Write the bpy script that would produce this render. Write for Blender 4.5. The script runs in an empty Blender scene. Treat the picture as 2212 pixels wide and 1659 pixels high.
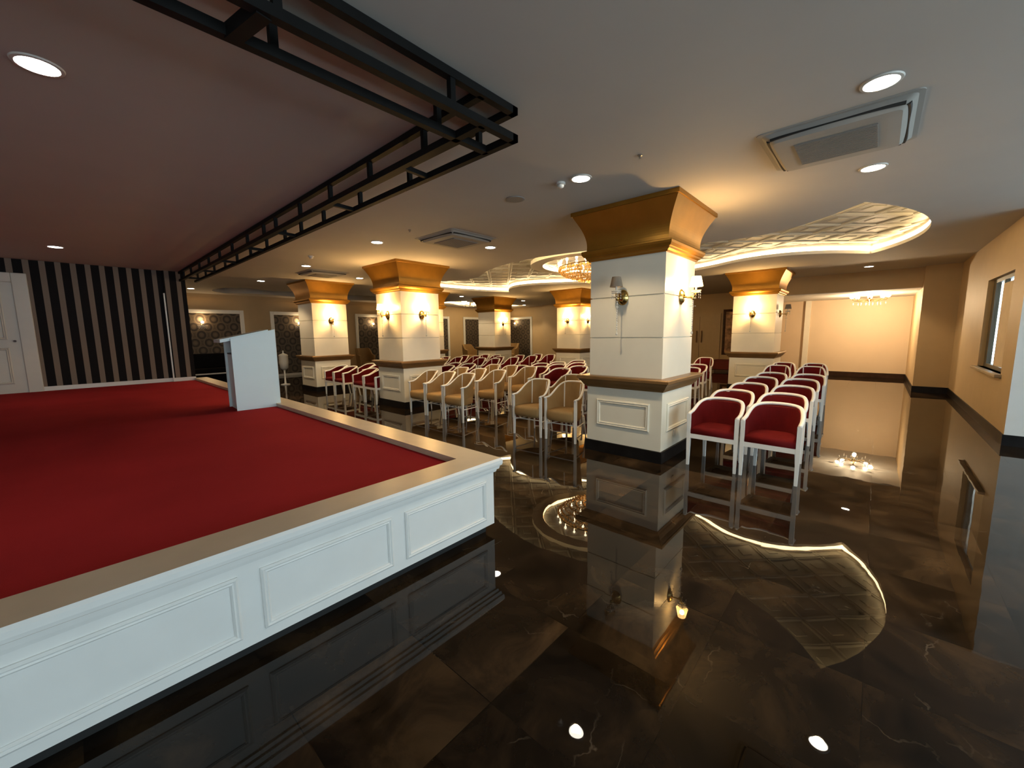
import bpy, bmesh, math, random
from mathutils import Vector, Matrix
random.seed(7)
PI = math.pi
S = bpy.context.scene
C = S.collection
CEIL = 3.13

# ------------------------------------------------------------------ materials
def new_mat(name):
    m = bpy.data.materials.new(name); m.use_nodes = True
    nt = m.node_tree
    return m, nt, nt.nodes['Principled BSDF']

def mat(name, col, rough=0.5, metal=0.0, var=0.06, scale=6.0, spec=0.5, bump=0.0, bscale=80.0, sheen=0.0, coat=0.0):
    m, nt, b = new_mat(name)
    tc = nt.nodes.new('ShaderNodeTexCoord')
    n = nt.nodes.new('ShaderNodeTexNoise'); n.inputs['Scale'].default_value = scale; n.inputs['Detail'].default_value = 4
    nt.links.new(tc.outputs['Object'], n.inputs['Vector'])
    r = nt.nodes.new('ShaderNodeValToRGB')
    r.color_ramp.elements[0].position = 0.3; r.color_ramp.elements[1].position = 0.7
    r.color_ramp.elements[0].color = tuple(c*(1-var) for c in col)+(1,)
    r.color_ramp.elements[1].color = tuple(min(1, c*(1+var)) for c in col)+(1,)
    nt.links.new(n.outputs['Fac'], r.inputs['Fac'])
    nt.links.new(r.outputs['Color'], b.inputs['Base Color'])
    b.inputs['Roughness'].default_value = rough; b.inputs['Metallic'].default_value = metal
    b.inputs['Specular IOR Level'].default_value = spec
    if sheen: b.inputs['Sheen Weight'].default_value = sheen
    if coat: b.inputs['Coat Weight'].default_value = coat
    if bump:
        n2 = nt.nodes.new('ShaderNodeTexNoise'); n2.inputs['Scale'].default_value = bscale
        nt.links.new(tc.outputs['Object'], n2.inputs['Vector'])
        bp = nt.nodes.new('ShaderNodeBump'); bp.inputs['Strength'].default_value = bump; bp.inputs['Distance'].default_value = 0.004
        nt.links.new(n2.outputs['Fac'], bp.inputs['Height']); nt.links.new(bp.outputs['Normal'], b.inputs['Normal'])
    return m

def emit(name, col, strength):
    m, nt, b = new_mat(name)
    b.inputs['Base Color'].default_value = col+(1,)
    b.inputs['Emission Color'].default_value = col+(1,)
    b.inputs['Emission Strength'].default_value = strength
    return m

def srgb(r, g, b):
    f = lambda v: (v/255/12.92) if v/255 <= 0.04045 else ((v/255+0.055)/1.055)**2.4
    return (f(r), f(g), f(b))

M = {}
M['ceiling'] = mat('ceiling_paint', (0.50, 0.475, 0.45), 0.75, var=0.02, scale=2)
M['relief'] = mat('relief_tile_paint', (0.40, 0.385, 0.34), 0.5, var=0.04, scale=4)
M['wall_pink'] = mat('pale_recess_paint', (0.66, 0.52, 0.36), 0.6, var=0.02, scale=2)
M['wall'] = mat('beige_wall_paint', (0.54, 0.39, 0.215), 0.6, var=0.03, scale=3)
M['wall_white'] = mat('white_wall_paint', (0.72, 0.72, 0.70), 0.6, var=0.02)
M['white'] = mat('white_lacquer', (0.80, 0.80, 0.78), 0.32, var=0.02)
M['cream'] = mat('cream_column_paint', (0.79, 0.745, 0.63), 0.35, var=0.02, scale=4)
M['gold'] = mat('gold_paint', (0.40, 0.19, 0.024), 0.36, metal=0.7, var=0.08, scale=5)
M['bronze'] = mat('bronze_brown_paint', (0.23, 0.125, 0.045), 0.35, metal=0.3, var=0.08, scale=5)
M['black_stone'] = mat('black_marble_skirting', (0.010, 0.009, 0.009), 0.4, var=0.3, scale=8, spec=0.12)
M['dark_stone'] = mat('dark_brown_skirting', (0.030, 0.015, 0.010), 0.5, var=0.3, scale=8, spec=0.1)
M['stage_top'] = mat('beige_stage_stone', (0.56, 0.47, 0.36), 0.3, var=0.05, scale=5)
M['carpet'] = mat('red_carpet', (0.33, 0.022, 0.027), 0.95, var=0.10, scale=1.2, spec=0.05, bump=0.6, bscale=320)
M['truss'] = mat('black_painted_steel', (0.006, 0.006, 0.006), 0.6, var=0.2, spec=0.15)
M['lectern'] = mat('white_lectern_laminate', (0.78, 0.93, 0.96), 0.35, var=0.01)
M['lectern_dark'] = mat('grey_lectern_inside', (0.32, 0.33, 0.36), 0.5, var=0.03)
M['chair_white'] = mat('white_chair_lacquer', (0.84, 0.83, 0.80), 0.3, var=0.02)
M['red_fabric'] = mat('dark_red_upholstery', (0.115, 0.004, 0.005), 0.85, var=0.12, scale=9, spec=0.15, bump=0.3, bscale=300)
M['beige_fabric'] = mat('beige_upholstery', (0.345, 0.215, 0.09), 0.8, var=0.06, scale=9, spec=0.2, bump=0.25, bscale=300)
M['brass'] = mat('polished_brass', (0.58, 0.40, 0.14), 0.2, metal=1.0, var=0.05)
M['shade_off'] = mat('unlit_linen_shade', (0.62, 0.53, 0.42), 0.8, var=0.04, scale=30)
M['black_fabric'] = mat('black_upholstery', (0.005, 0.005, 0.006), 0.9, var=0.1, spec=0.1)
M['door'] = mat('white_door_paint', (0.66, 0.64, 0.58), 0.4, var=0.02)
M['door_beige'] = mat('beige_door_lacquer', (0.54, 0.39, 0.215), 0.4, var=0.04)
M['grille'] = mat('grey_ac_grille', (0.27, 0.25, 0.23), 0.6, var=0.08, scale=120)
M['plastic'] = mat('off_white_plastic', (0.62, 0.60, 0.56), 0.4, var=0.02)
M['ac'] = mat('ac_panel_plastic', (0.36, 0.345, 0.32), 0.7, var=0.02)
M['slot'] = mat('black_slot', (0.01, 0.01, 0.01), 0.6, var=0.1)
M['steel'] = mat('brushed_metal', (0.45, 0.43, 0.40), 0.3, metal=1.0, var=0.05)
M['frame_grey'] = mat('grey_window_frame', (0.09, 0.08, 0.06), 0.4, var=0.04)
M['sill'] = mat('beige_stone_sill', (0.42, 0.33, 0.22), 0.4, var=0.05)
M['dark_wood'] = mat('dark_carved_wood', (0.07, 0.028, 0.012), 0.4, var=0.4, scale=14)
M['picture'] = mat('warm_brown_picture', (0.45, 0.26, 0.14), 0.6, var=0.7, scale=5)
M['red_bench'] = mat('red_bench_cloth', (0.16, 0.018, 0.013), 0.8, var=0.1)
M['brick_out'] = mat('pale_outside_render', (0.75, 0.6, 0.42), 0.8, var=0.05)
M['chrome'] = mat('chrome', (0.7, 0.7, 0.7), 0.15, metal=1.0, var=0.02)

M['lamp'] = emit('lit_downlight', (1.0, 0.93, 0.80), 40)
M['led'] = emit('lit_led_strip', (1.0, 0.73, 0.37), 20)
M['shade_lit'] = emit('lit_linen_shade', (1.0, 0.64, 0.24), 38.0)
M['shade_lit'].node_tree.nodes['Principled BSDF'].inputs['Alpha'].default_value = 0.45
M['bulb'] = emit('lit_bulb', (1.0, 0.80, 0.52), 16)
M['amber'] = mat('amber_crystal', (0.60, 0.33, 0.10), 0.2, var=0.35, scale=22, coat=0.5)

# crystal: pale glassy, cheap
m, nt, b = new_mat('clear_crystal'); M['crystal'] = m
b.inputs['Base Color'].default_value = (0.85, 0.83, 0.78, 1); b.inputs['Roughness'].default_value = 0.06
b.inputs['Transmission Weight'].default_value = 0.2; b.inputs['IOR'].default_value = 1.5; b.inputs['Alpha'].default_value = 0.6

# window glass
m = bpy.data.materials.new('window_glass'); m.use_nodes = True; nt = m.node_tree; nt.nodes.clear(); M['glass'] = m
o = nt.nodes.new('ShaderNodeOutputMaterial'); t = nt.nodes.new('ShaderNodeBsdfTransparent'); g = nt.nodes.new('ShaderNodeBsdfGlossy')
g.inputs['Roughness'].default_value = 0.02; t.inputs['Color'].default_value = (0.93, 0.97, 0.97, 1)
mx = nt.nodes.new('ShaderNodeMixShader'); mx.inputs['Fac'].default_value = 0.06
nt.links.new(t.outputs[0], mx.inputs[1]); nt.links.new(g.outputs[0], mx.inputs[2]); nt.links.new(mx.outputs[0], o.inputs['Surface'])

# polished dark marble floor
def floor_material():
    m, nt, b = new_mat('polished_dark_marble')
    L = nt.links.new; N = nt.nodes.new
    tc = N('ShaderNodeTexCoord')
    br = N('ShaderNodeTexBrick'); br.offset = 0.0; br.squash = 1.0
    br.inputs['Scale'].default_value = 1.0; br.inputs['Brick Width'].default_value = 0.6; br.inputs['Row Height'].default_value = 0.6
    br.inputs['Mortar Size'].default_value = 0.0022; br.inputs['Mortar Smooth'].default_value = 0.0; br.inputs['Bias'].default_value = 0.0
    br.inputs['Color1'].default_value = (0, 0, 0, 1); br.inputs['Color2'].default_value = (1, 1, 1, 1); br.inputs['Mortar'].default_value = (0, 0, 0, 1)
    mp = N('ShaderNodeMapping'); mp.inputs['Location'].default_value = (0.12, 0.07, 0)
    L(tc.outputs['Object'], mp.inputs['Vector']); L(mp.outputs['Vector'], br.inputs['Vector'])
    # per tile shift of the stone pattern
    sh = N('ShaderNodeVectorMath'); sh.operation = 'MULTIPLY_ADD'
    sh.inputs[1].default_value = (7.0, 5.0, 9.0); L(br.outputs['Color'], sh.inputs[0]); L(tc.outputs['Object'], sh.inputs[2])
    n = N('ShaderNodeTexNoise'); n.inputs['Scale'].default_value = 2.2; n.inputs['Detail'].default_value = 8; n.inputs['Roughness'].default_value = 0.62; n.inputs['Distortion'].default_value = 0.8
    L(sh.outputs[0], n.inputs['Vector'])
    r = N('ShaderNodeValToRGB'); e = r.color_ramp.elements
    e[0].position = 0.30; e[0].color = (0.005, 0.0035, 0.0022, 1); e[1].position = 0.75; e[1].color = (0.056, 0.033, 0.016, 1)
    k = r.color_ramp.elements.new(0.5); k.color = (0.018, 0.011, 0.006, 1)
    L(n.outputs['Fac'], r.inputs['Fac'])
    # tile to tile tone
    tone = N('ShaderNodeMapRange'); tone.inputs['To Min'].default_value = 0.6; tone.inputs['To Max'].default_value = 1.5
    L(br.outputs['Color'], tone.inputs['Value'])
    mul = N('ShaderNodeMix'); mul.data_type = 'RGBA'; mul.blend_type = 'MULTIPLY'; mul.inputs['Factor'].default_value = 1
    L(r.outputs['Color'], mul.inputs['A']); L(tone.outputs['Result'], mul.inputs['B'])
    # thin veins
    wn = N('ShaderNodeTexNoise'); wn.inputs['Scale'].default_value = 3.0; wn.inputs['Detail'].default_value = 5
    L(sh.outputs[0], wn.inputs['Vector'])
    wm = N('ShaderNodeVectorMath'); wm.operation = 'MULTIPLY_ADD'; wm.inputs[1].default_value = (0.55, 0.55, 0.55)
    L(wn.outputs['Color'], wm.inputs[0]); L(sh.outputs[0], wm.inputs[2])
    vo = N('ShaderNodeTexVoronoi'); vo.feature = 'DISTANCE_TO_EDGE'; vo.inputs['Scale'].default_value = 1.25
    L(wm.outputs[0], vo.inputs['Vector'])
    vr = N('ShaderNodeValToRGB'); vr.color_ramp.elements[0].position = 0.0; vr.color_ramp.elements[0].color = (1, 1, 1, 1)
    vr.color_ramp.elements[1].position = 0.007; vr.color_ramp.elements[1].color = (0, 0, 0, 1)
    L(vo.outputs['Distance'], vr.inputs['Fac'])
    msk = N('ShaderNodeMapRange'); msk.inputs['From Min'].default_value = 0.55; msk.inputs['From Max'].default_value = 0.75; msk.inputs['To Max'].default_value = 0.6
    L(wn.outputs['Fac'], msk.inputs['Value'])
    vm = N('ShaderNodeMath'); vm.operation = 'MULTIPLY'; L(vr.outputs['Color'], vm.inputs[0]); L(msk.outputs['Result'], vm.inputs[1])
    mix = N('ShaderNodeMix'); mix.data_type = 'RGBA'; L(vm.outputs[0], mix.inputs['Factor'])
    L(mul.outputs['Result'], mix.inputs['A']); mix.inputs['B'].default_value = (0.17, 0.13, 0.09, 1)
    L(mix.outputs['Result'], b.inputs['Base Color'])
    b.inputs['Roughness'].default_value = 0.012; b.inputs['IOR'].default_value = 1.31
    # slightly wavy polish
    n3 = N('ShaderNodeTexNoise'); n3.inputs['Scale'].default_value = 2.4; n3.inputs['Detail'].default_value = 2; L(sh.outputs[0], n3.inputs['Vector'])
    bp = N('ShaderNodeBump'); bp.inputs['Strength'].default_value = 0.06; bp.inputs['Distance'].default_value = 0.012
    L(n3.outputs['Fac'], bp.inputs['Height']); L(bp.outputs['Normal'], b.inputs['Normal'])
    return m
M['floor'] = floor_material()

def stripe_material():
    m, nt, b = new_mat('striped_wallpaper'); L = nt.links.new; N = nt.nodes.new
    tc = N('ShaderNodeTexCoord'); sp = N('ShaderNodeSeparateXYZ'); L(tc.outputs['Object'], sp.inputs[0])
    a = N('ShaderNodeMath'); a.operation = 'ADD'; a.inputs[1].default_value = 0.37; L(sp.outputs['X'], a.inputs[0])
    d = N('ShaderNodeMath'); d.operation = 'DIVIDE'; d.inputs[1].default_value = 0.208; L(a.outputs[0], d.inputs[0])
    f = N('ShaderNodeMath'); f.operation = 'FRACT'; L(d.outputs[0], f.inputs[0])
    g = N('ShaderNodeMath'); g.operation = 'LESS_THAN'; g.inputs[1].default_value = 0.60; L(f.outputs[0], g.inputs[0])
    mx = N('ShaderNodeMix'); mx.data_type = 'RGBA'; L(g.outputs[0], mx.inputs['Factor'])
    mx.inputs['A'].default_value = (0.235, 0.19, 0.155, 1); mx.inputs['B'].default_value = (0.010, 0.009, 0.010, 1)
    L(mx.outputs['Result'], b.inputs['Base Color']); b.inputs['Roughness'].default_value = 0.7; b.inputs['Specular IOR Level'].default_value = 0.12
    return m
M['stripes'] = stripe_material()

def damask_material(axis='X'):
    m, nt, b = new_mat('damask_wallpaper_'+axis.lower()); L = nt.links.new; N = nt.nodes.new
    tc = N('ShaderNodeTexCoord'); sp = N('ShaderNodeSeparateXYZ'); L(tc.outputs['Object'], sp.inputs[0])
    def math_(op, a=None, bb=None, av=None, bv=None):
        q = N('ShaderNodeMath'); q.operation = op
        if a is not None: L(a, q.inputs[0])
        elif av is not None: q.inputs[0].default_value = av
        if bb is not None: L(bb, q.inputs[1])
        elif bv is not None: q.inputs[1].default_value = bv
        return q.outputs[0]
    u = math_('DIVIDE', sp.outputs[axis], bv=0.40); v = math_('DIVIDE', sp.outputs['Z'], bv=0.56)
    def cell(ou, ov):
        fu = math_('SUBTRACT', math_('FRACT', math_('ADD', u, bv=ou)), bv=0.5)
        fv = math_('SUBTRACT', math_('FRACT', math_('ADD', v, bv=ov)), bv=0.5)
        fv = math_('MULTIPLY', fv, bv=1.25)
        return math_('SQRT', math_('ADD', math_('MULTIPLY', fu, fu), math_('MULTIPLY', fv, fv)))
    d = math_('MINIMUM', cell(0, 0), cell(0.5, 0.5))
    r = N('ShaderNodeValToRGB'); r.color_ramp.interpolation = 'EASE'
    e = r.color_ramp.elements
    lt = (0.115, 0.085, 0.055, 1); dk = (0.026, 0.018, 0.012, 1)
    e[0].position = 0.0; e[0].color = lt
    e[1].position = 0.16; e[1].color = (0.085, 0.062, 0.042, 1)
    for p, c in ((0.22, dk), (0.315, dk), (0.36, lt), (0.48, (0.065, 0.048, 0.032, 1))):
        k = e.new(p); k.color = c
    L(d, r.inputs['Fac']); L(r.outputs['Color'], b.inputs['Base Color']); b.inputs['Roughness'].default_value = 0.6
    return m
M['damask'] = damask_material('X'); M['damask_y'] = damask_material('Y')

# ------------------------------------------------------------------ mesh helpers
def link(o, parent=None):
    C.objects.link(o)
    if parent is not None: o.parent = parent
    return o

def obj(name, bm, m, parent=None, smooth=False, bevel=0.0, recalc=True):
    if recalc: bmesh.ops.recalc_face_normals(bm, faces=bm.faces[:])
    me = bpy.data.meshes.new(name); bm.to_mesh(me); bm.free()
    for mm in (m if isinstance(m, (list, tuple)) else [m]): me.materials.append(mm)
    if smooth:
        for p in me.polygons: p.use_smooth = True
    o = bpy.data.objects.new(name, me); link(o, parent)
    if bevel:
        md = o.modifiers.new('bevel', 'BEVEL'); md.width = bevel; md.segments = 2; md.limit_method = 'ANGLE'; md.angle_limit = math.radians(40)
    return o

def struct(name, bm, m, parent=None, **k):
    o = obj(name, bm, m, parent, **k)
    if parent is None: o['kind'] = 'structure'
    return o

def tag(o, label, cat, group=None, kind=None):
    o['label'] = label; o['category'] = cat
    if group: o['group'] = group
    if kind: o['kind'] = kind
    return o

def thing(name, label, cat, loc=(0, 0, 0), rz=0.0, group=None):
    o = bpy.data.objects.new(name, None); o.empty_display_size = 0.1; link(o)
    o.location = loc; o.rotation_euler = (0, 0, rz)
    return tag(o, label, cat, group)

def dup(root, loc, rz, label, group=None):
    r = root.copy(); C.objects.link(r); r.location = loc; r.rotation_euler = (0, 0, rz); r['label'] = label
    if group: r['group'] = group
    for ch in list(root.children):
        c = ch.copy(); C.objects.link(c); c.parent = r
        for g in list(ch.children):
            d = g.copy(); C.objects.link(d); d.parent = c
    return r

BM = bmesh.new
def box(bm, x0, x1, y0, y1, z0, z1):
    v = [bm.verts.new(p) for p in ((x0, y0, z0), (x1, y0, z0), (x1, y1, z0), (x0, y1, z0), (x0, y0, z1), (x1, y0, z1), (x1, y1, z1), (x0, y1, z1))]
    for f in ((0, 3, 2, 1), (4, 5, 6, 7), (0, 1, 5, 4), (1, 2, 6, 5), (2, 3, 7, 6), (3, 0, 4, 7)): bm.faces.new([v[i] for i in f])
    return bm
def B(*a): return box(BM(), *a)

def loft(bm, loops, close=True, cap0=True, cap1=True):
    rows = [[bm.verts.new(p) for p in lp] for lp in loops]
    n = len(rows[0])
    for a, b_ in zip(rows, rows[1:]):
        for i in range(n if close else n-1):
            j = (i+1) % n
            bm.faces.new((a[i], a[j], b_[j], b_[i]))
    if cap0 and close: bm.faces.new(rows[0][::-1])
    if cap1 and close: bm.faces.new(rows[-1])
    return bm

def tube(bm, pts, r, seg=8, closed=False, flat=1.0):
    pts = [Vector(p) for p in pts]; n = len(pts)
    rr = r if isinstance(r, (list, tuple)) else [r]*n
    loops = []
    up = Vector((0, 0, 1))
    for i, p in enumerate(pts):
        a = pts[(i-1) % n] if (closed or i > 0) else p
        c = pts[(i+1) % n] if (closed or i < n-1) else p
        t = (c-a).normalized()
        s = t.cross(up)
        if s.length < 1e-4: s = t.cross(Vector((1, 0, 0)))
        s.normalize(); q = s.cross(t)
        loops.append([p + (s*math.cos(2*PI*k/seg) + q*math.sin(2*PI*k/seg)*flat)*rr[i] for k in range(seg)])
    if closed: loops.append(loops[0])
    if closed:
        rows = [[bm.verts.new(p) for p in lp] for lp in loops[:-1]]
        for i in range(n):
            a, b_ = rows[i], rows[(i+1) % n]
            for k in range(seg):
                j = (k+1) % seg; bm.faces.new((a[k], a[j], b_[j], b_[k]))
        return bm
    return loft(bm, loops)

def bar(bm, p, q, w):          # square steel bar from p to q
    p = Vector(p); q = Vector(q); t = (q-p).normalized(); up = Vector((0, 0, 1))
    s = t.cross(up)
    if s.length < 1e-3: s = Vector((1, 0, 0))
    s.normalize(); u = s.cross(t).normalized(); h = w/2
    return loft(bm, [[e+s*h+u*h, e-s*h+u*h, e-s*h-u*h, e+s*h-u*h] for e in (p, q)])

def lathe(bm, prof, seg=20, center=(0, 0, 0), axis='Z'):
    loops = []
    cx, cy, cz = center
    for r, z in prof:
        r = max(r, 1e-4)
        lp = []
        for k in range(seg):
            a = 2*PI*k/seg
            if axis == 'Z': lp.append((cx+r*math.cos(a), cy+r*math.sin(a), cz+z))
            else: lp.append((cx+z, cy+r*math.cos(a), cz+r*math.sin(a)))
        loops.append(lp)
    return loft(bm, loops)

def sq_profile(bm, prof, cx=0, cy=0):
    return loft(bm, [[(cx-o, cy-o, z), (cx+o, cy-o, z), (cx+o, cy+o, z), (cx-o, cy+o, z)] for o, z in prof])

def ramp_frame(bm, u0, u1, v0, v1, w, d, put):
    """picture-frame moulding in a (u,v) plane; put(u,v,h) maps to 3d"""
    rings = [(0, 0), (0, d*0.55), (w*0.3, d), (w*0.55, d*0.6), (w*0.75, d*0.85), (w, d*0.3), (w, 0)]
    rows = []
    for i, h in rings:
        rows.append([bm.verts.new(put(*p, h)) for p in ((u0+i, v0+i), (u1-i, v0+i), (u1-i, v1-i), (u0+i, v1-i))])
    for a, b_ in zip(rows, rows[1:]):
        for k in range(4):
            j = (k+1) % 4; bm.faces.new((a[k], a[j], b_[j], b_[k]))
    return bm

def smooth01(x, a, b_):
    t = max(0.0, min(1.0, (x-a)/(b_-a))); return t*t*(3-2*t)

# ------------------------------------------------------------------ room shell
XB, YW, XE = -4.5, -4.8, 8.45      # back wall, window wall, end of the wide bay
YR = -1.38                         # right wall
XF, YL, YS = 18.2, 17.8, 12.3      # far wall, left wall, striped wall
struct('floor', B(XB-.3, 18.6, YW-.3, 18.2, -0.12, 0.0), M['floor'])

# ceiling with scalloped cut-outs
def mirror_outline(q):
    """q: points (s,w) from (0,w0) to (s1,0) in the first quadrant -> closed outline"""
    a = q
    b_ = [(-s, w) for s, w in reversed(q[1:])] if False else None
    first = q[:]                                   # s:0->max , w>0
    second = [(s, -w) for s, w in reversed(q[:-1])]
    third = [(-s, -w) for s, w in q[1:]]
    fourth = [(-s, w) for s, w in reversed(q[1:-1])]
    return first+second+third+fourth

def catmull(pts, n=6):
    out = []
    P = [pts[0]]+pts+[pts[-1]]
    for i in range(1, len(P)-2):
        p0, p1, p2, p3 = P[i-1], P[i], P[i+1], P[i+2]
        for k in range(n):
            t = k/n
            out.append(tuple(0.5*((2*p1[d])+(-p0[d]+p2[d])*t+(2*p0[d]-5*p1[d]+4*p2[d]-p3[d])*t*t+(-p0[d]+3*p1[d]-3*p2[d]+p3[d])*t**3) for d in (0, 1)))
    out.append(pts[-1]); return out

def cartouche(s_len, w_mid, w_waist, w_cusp, s_cusp):
    side = catmull([(0, w_mid), (s_cusp*.2, w_mid*.94), (s_cusp*.4, (w_mid+w_waist)*.51), (s_cusp*.58, w_waist*1.06), (s_cusp*.74, w_waist*1.0), (s_cusp*.88, (w_waist+w_cusp)*.46), (s_cusp, w_cusp)])
    # end: convex arc from the cusp to the tip
    R = ((s_len-s_cusp)**2 + w_cusp**2)/(2*(s_len-s_cusp)); c = s_len-R
    a0 = math.asin(w_cusp/R) if s_cusp > c else PI-math.asin(w_cusp/R)
    end = [(c+R*math.cos(a0*(1-k/12)), R*math.sin(a0*(1-k/12))) for k in range(1, 13)]
    end[-1] = (s_len, 0.0)
    return mirror_outline(side+end)

OV = []
q = cartouche(5.72, 2.35, 1.22, 2.27, 5.02); OV.append([(8.93+w, 5.25+s) for s, w in q])
q = cartouche(3.9, 1.25, 0.75, 1.2, 3.3); OV.append([(7.2+s, 16.0+w) for s, w in q])
q = cartouche(2.6, 1.25, 0.8, 1.2, 2.15); OV.append([(14.9+s, 15.6+w) for s, w in q])

cu = bpy.data.curves.new('ceiling_outline', 'CURVE'); cu.dimensions = '2D'; cu.fill_mode = 'BOTH'
def spline(pts):
    sp = cu.splines.new('POLY'); sp.points.add(len(pts)-1); sp.use_cyclic_u = True
    for p, c in zip(sp.points, pts): p.co = (c[0], c[1], 0, 1)
spline([(XB-.3, YW-.3), (18.6, YW-.3), (18.6, 18.2), (XB-.3, 18.2)])
for o in OV: spline(o)
tmp = bpy.data.objects.new('tmp_outline', cu); C.objects.link(tmp)
dg = bpy.context.evaluated_depsgraph_get(); me = bpy.data.meshes.new_from_object(tmp.evaluated_get(dg))
bpy.data.objects.remove(tmp); bpy.data.curves.remove(cu)
bm = BM(); bm.from_mesh(me); bpy.data.meshes.remove(me)
zs = [v.co.z for v in bm.verts]; zm = min(zs)
bmesh.ops.delete(bm, geom=[f for f in bm.faces if any(abs(v.co.z-zm) > 1e-5 for v in f.verts)], context='FACES_ONLY')
bmesh.ops.remove_doubles(bm, verts=bm.verts[:], dist=1e-5)
for v in bm.verts: v.co.z = CEIL
bmesh.ops.recalc_face_normals(bm, faces=bm.faces[:])
if bm.faces[:] and bm.faces[0].normal.z > 0: bmesh.ops.reverse_faces(bm, faces=bm.faces[:])
ceil = obj('ceiling', bm, M['ceiling'], recalc=False); ceil['kind'] = 'structure'

ZT = 3.33
for oi, o in enumerate(OV):
    bm = BM(); n = len(o)
    area = sum(o[k][0]*o[(k+1) % n][1]-o[(k+1) % n][0]*o[k][1] for k in range(n))
    sg_ = 1 if area > 0 else -1
    NRM = []
    for k in range(n):
        t_ = Vector(o[(k+1) % n])-Vector(o[k-1]); t_.normalize(); NRM.append(Vector((t_.y, -t_.x))*sg_)
    cx = sum(p[0] for p in o)/n; cy = sum(p[1] for p in o)/n
    rows = [[bm.verts.new((p[0], p[1], z)) for p in o] for z in (CEIL, CEIL+0.062)]
    shelf = []
    for p, d in zip(o, NRM): shelf.append((p[0]+d.x*.02, p[1]+d.y*.02))
    rows.append([bm.verts.new((p[0], p[1], CEIL+0.062)) for p in shelf])
    rows.append([bm.verts.new((p[0], p[1], ZT+.02)) for p in shelf])
    for a, b_ in zip(rows, rows[1:]):
        for k in range(n):
            j = (k+1) % n; bm.faces.new((a[k], a[j], b_[j], b_[k]))
    struct('trim_%d' % (oi+1), bm, M['ceiling'])
    bm = BM(); s2 = []
    if oi == 1: bm.free()
    for p, d in (zip(o, NRM) if oi != 1 else []): s2.append((p[0]+d.x*.008, p[1]+d.y*.008))
    if oi != 1:
      rows = [[bm.verts.new((p[0], p[1], z)) for p in s2] for z in (CEIL+0.066, ZT-.06)]
      for k in range(n):
        j = (k+1) % n; bm.faces.new((rows[0][k], rows[0][j], rows[1][j], rows[1][k]))
      ob = obj('light_strip', bm, M['led'])
      tag(ob, ['glowing light strip lining the large scalloped ceiling recess around the crystal chandelier',
             '',
             'glowing light strip in the far corner ceiling recess behind the farthest columns'][oi], 'light strip')
    # relief tiles laid diagonally
    bm = BM(); ang = math.radians(44); ca, sa = math.cos(ang), math.sin(ang); P = 0.6
    xs = [p[0] for p in o]; ys = [p[1] for p in o]; R = max(max(xs)-min(xs), max(ys)-min(ys))/2+.9
    K = int(R/P)+1
    from mathutils.geometry import intersect_point_tri_2d
    for i in range(-K, K+1):
        for j in range(-K, K+1):
            u0, v0 = i*P, j*P
            wx = cx+ca*u0-sa*v0; wy = cy+sa*u0+ca*v0
            if not (min(xs)-.5 < wx < max(xs)+.5 and min(ys)-.5 < wy < max(ys)+.5): continue
            rings = [(P/2, ZT), (P/2-.012, ZT-.012), (P/2-.035, ZT-.012), (P/2-.06, ZT+.004), (P/2-.20, ZT+.004), (P/2-.21, ZT-.004)]
            prev = None
            for h, z in rings:
                ring = [bm.verts.new((cx+ca*(u0+a*h)-sa*(v0+b_*h), cy+sa*(u0+a*h)+ca*(v0+b_*h), z)) for a, b_ in ((-1, -1), (1, -1), (1, 1), (-1, 1))]
                if prev:
                    for k in range(4): bm.faces.new((prev[k], prev[(k+1) % 4], ring[(k+1) % 4], ring[k]))
                prev = ring
            bm.faces.new(prev)
    struct('ceiling_panel_%d' % (oi+1), bm, M['relief'])

# walls
def wall_with_openings(name, axis, pos0, pos1, a0, a1, holes, m, z1=CEIL):
    bm = BM()
    def bx(u0, u1, z0, z1_):
        if axis == 'x': box(bm, u0, u1, pos0, pos1, z0, z1_)
        else: box(bm, pos0, pos1, u0, u1, z0, z1_)
    u = a0
    for h0, h1, zb, zt in sorted(holes):
        bx(u, h0, 0, z1); bx(h0, h1, 0, zb); bx(h0, h1, zt, z1); u = h1
    bx(u, a1, 0, z1)
    return struct(name, bm, m)
BACKWIN = [(-2.3, -0.4, 0.65, 2.1)]
wall_with_openings('wall_back', 'y', XB-.3, XB-.004, YW, 18.2, BACKWIN, M['wall_white'])
NEARWIN = [(-1.7, 1.6, 0.45, 2.65), (2.1, 4.9, 0.55, 2.65), (5.3, 8.1, 0.55, 2.65)]
wall_with_openings('wall_window_side', 'x', YW-.3, YW, XB, XE+.3, NEARWIN, M['wall_white'])
wall_with_openings('wall_right', 'x', YR-.13, YR, XE, 14.5, [(9.12, 11.0, 0.92, 2.42)], M['wall'])
struct('wall_bay_end', B(XE, XE+.25, YW, YR-.25, 0, CEIL), M['wall_white'])
bm = BM(); box(bm, XE-.004, XE, YR-.25, YR, 0, CEIL); struct('wall_bay_corner', bm, M['wall_white'])
# recess at the far right
bm = BM(); box(bm, 14.35, 18.0, -1.65, -0.76, 0, CEIL); struct('wall_recess_right', bm, M['wall'])
bm = BM(); box(bm, 14.35, 18.2, 3.05, 3.3, 0, CEIL); struct('wall_recess_left', bm, M['wall'])
struct('wall_recess_pier', B(17.86, 17.95, 1.82, 1.98, 0, 2.62), M['cream'])
struct('wall_recess_back', B(17.95, 18.3, -1.7, 3.1, 0, CEIL), M['wall_pink'])
struct('wall_recess_header', B(14.6, 17.95, -0.76, 3.05, 2.635, CEIL), M['wall'])
struct('ceiling_recess', B(14.6, 17.95, -0.76, 3.05, 2.62, 2.635), M['wall_white'])
# far wall
struct('wall_far', B(XF, XF+.3, 3.1, 18.2, 0, CEIL), M['wall'])
struct('wall_far_pier', B(17.75, XF, 9.0, 13.8, 0, CEIL), M['wall'])
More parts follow.
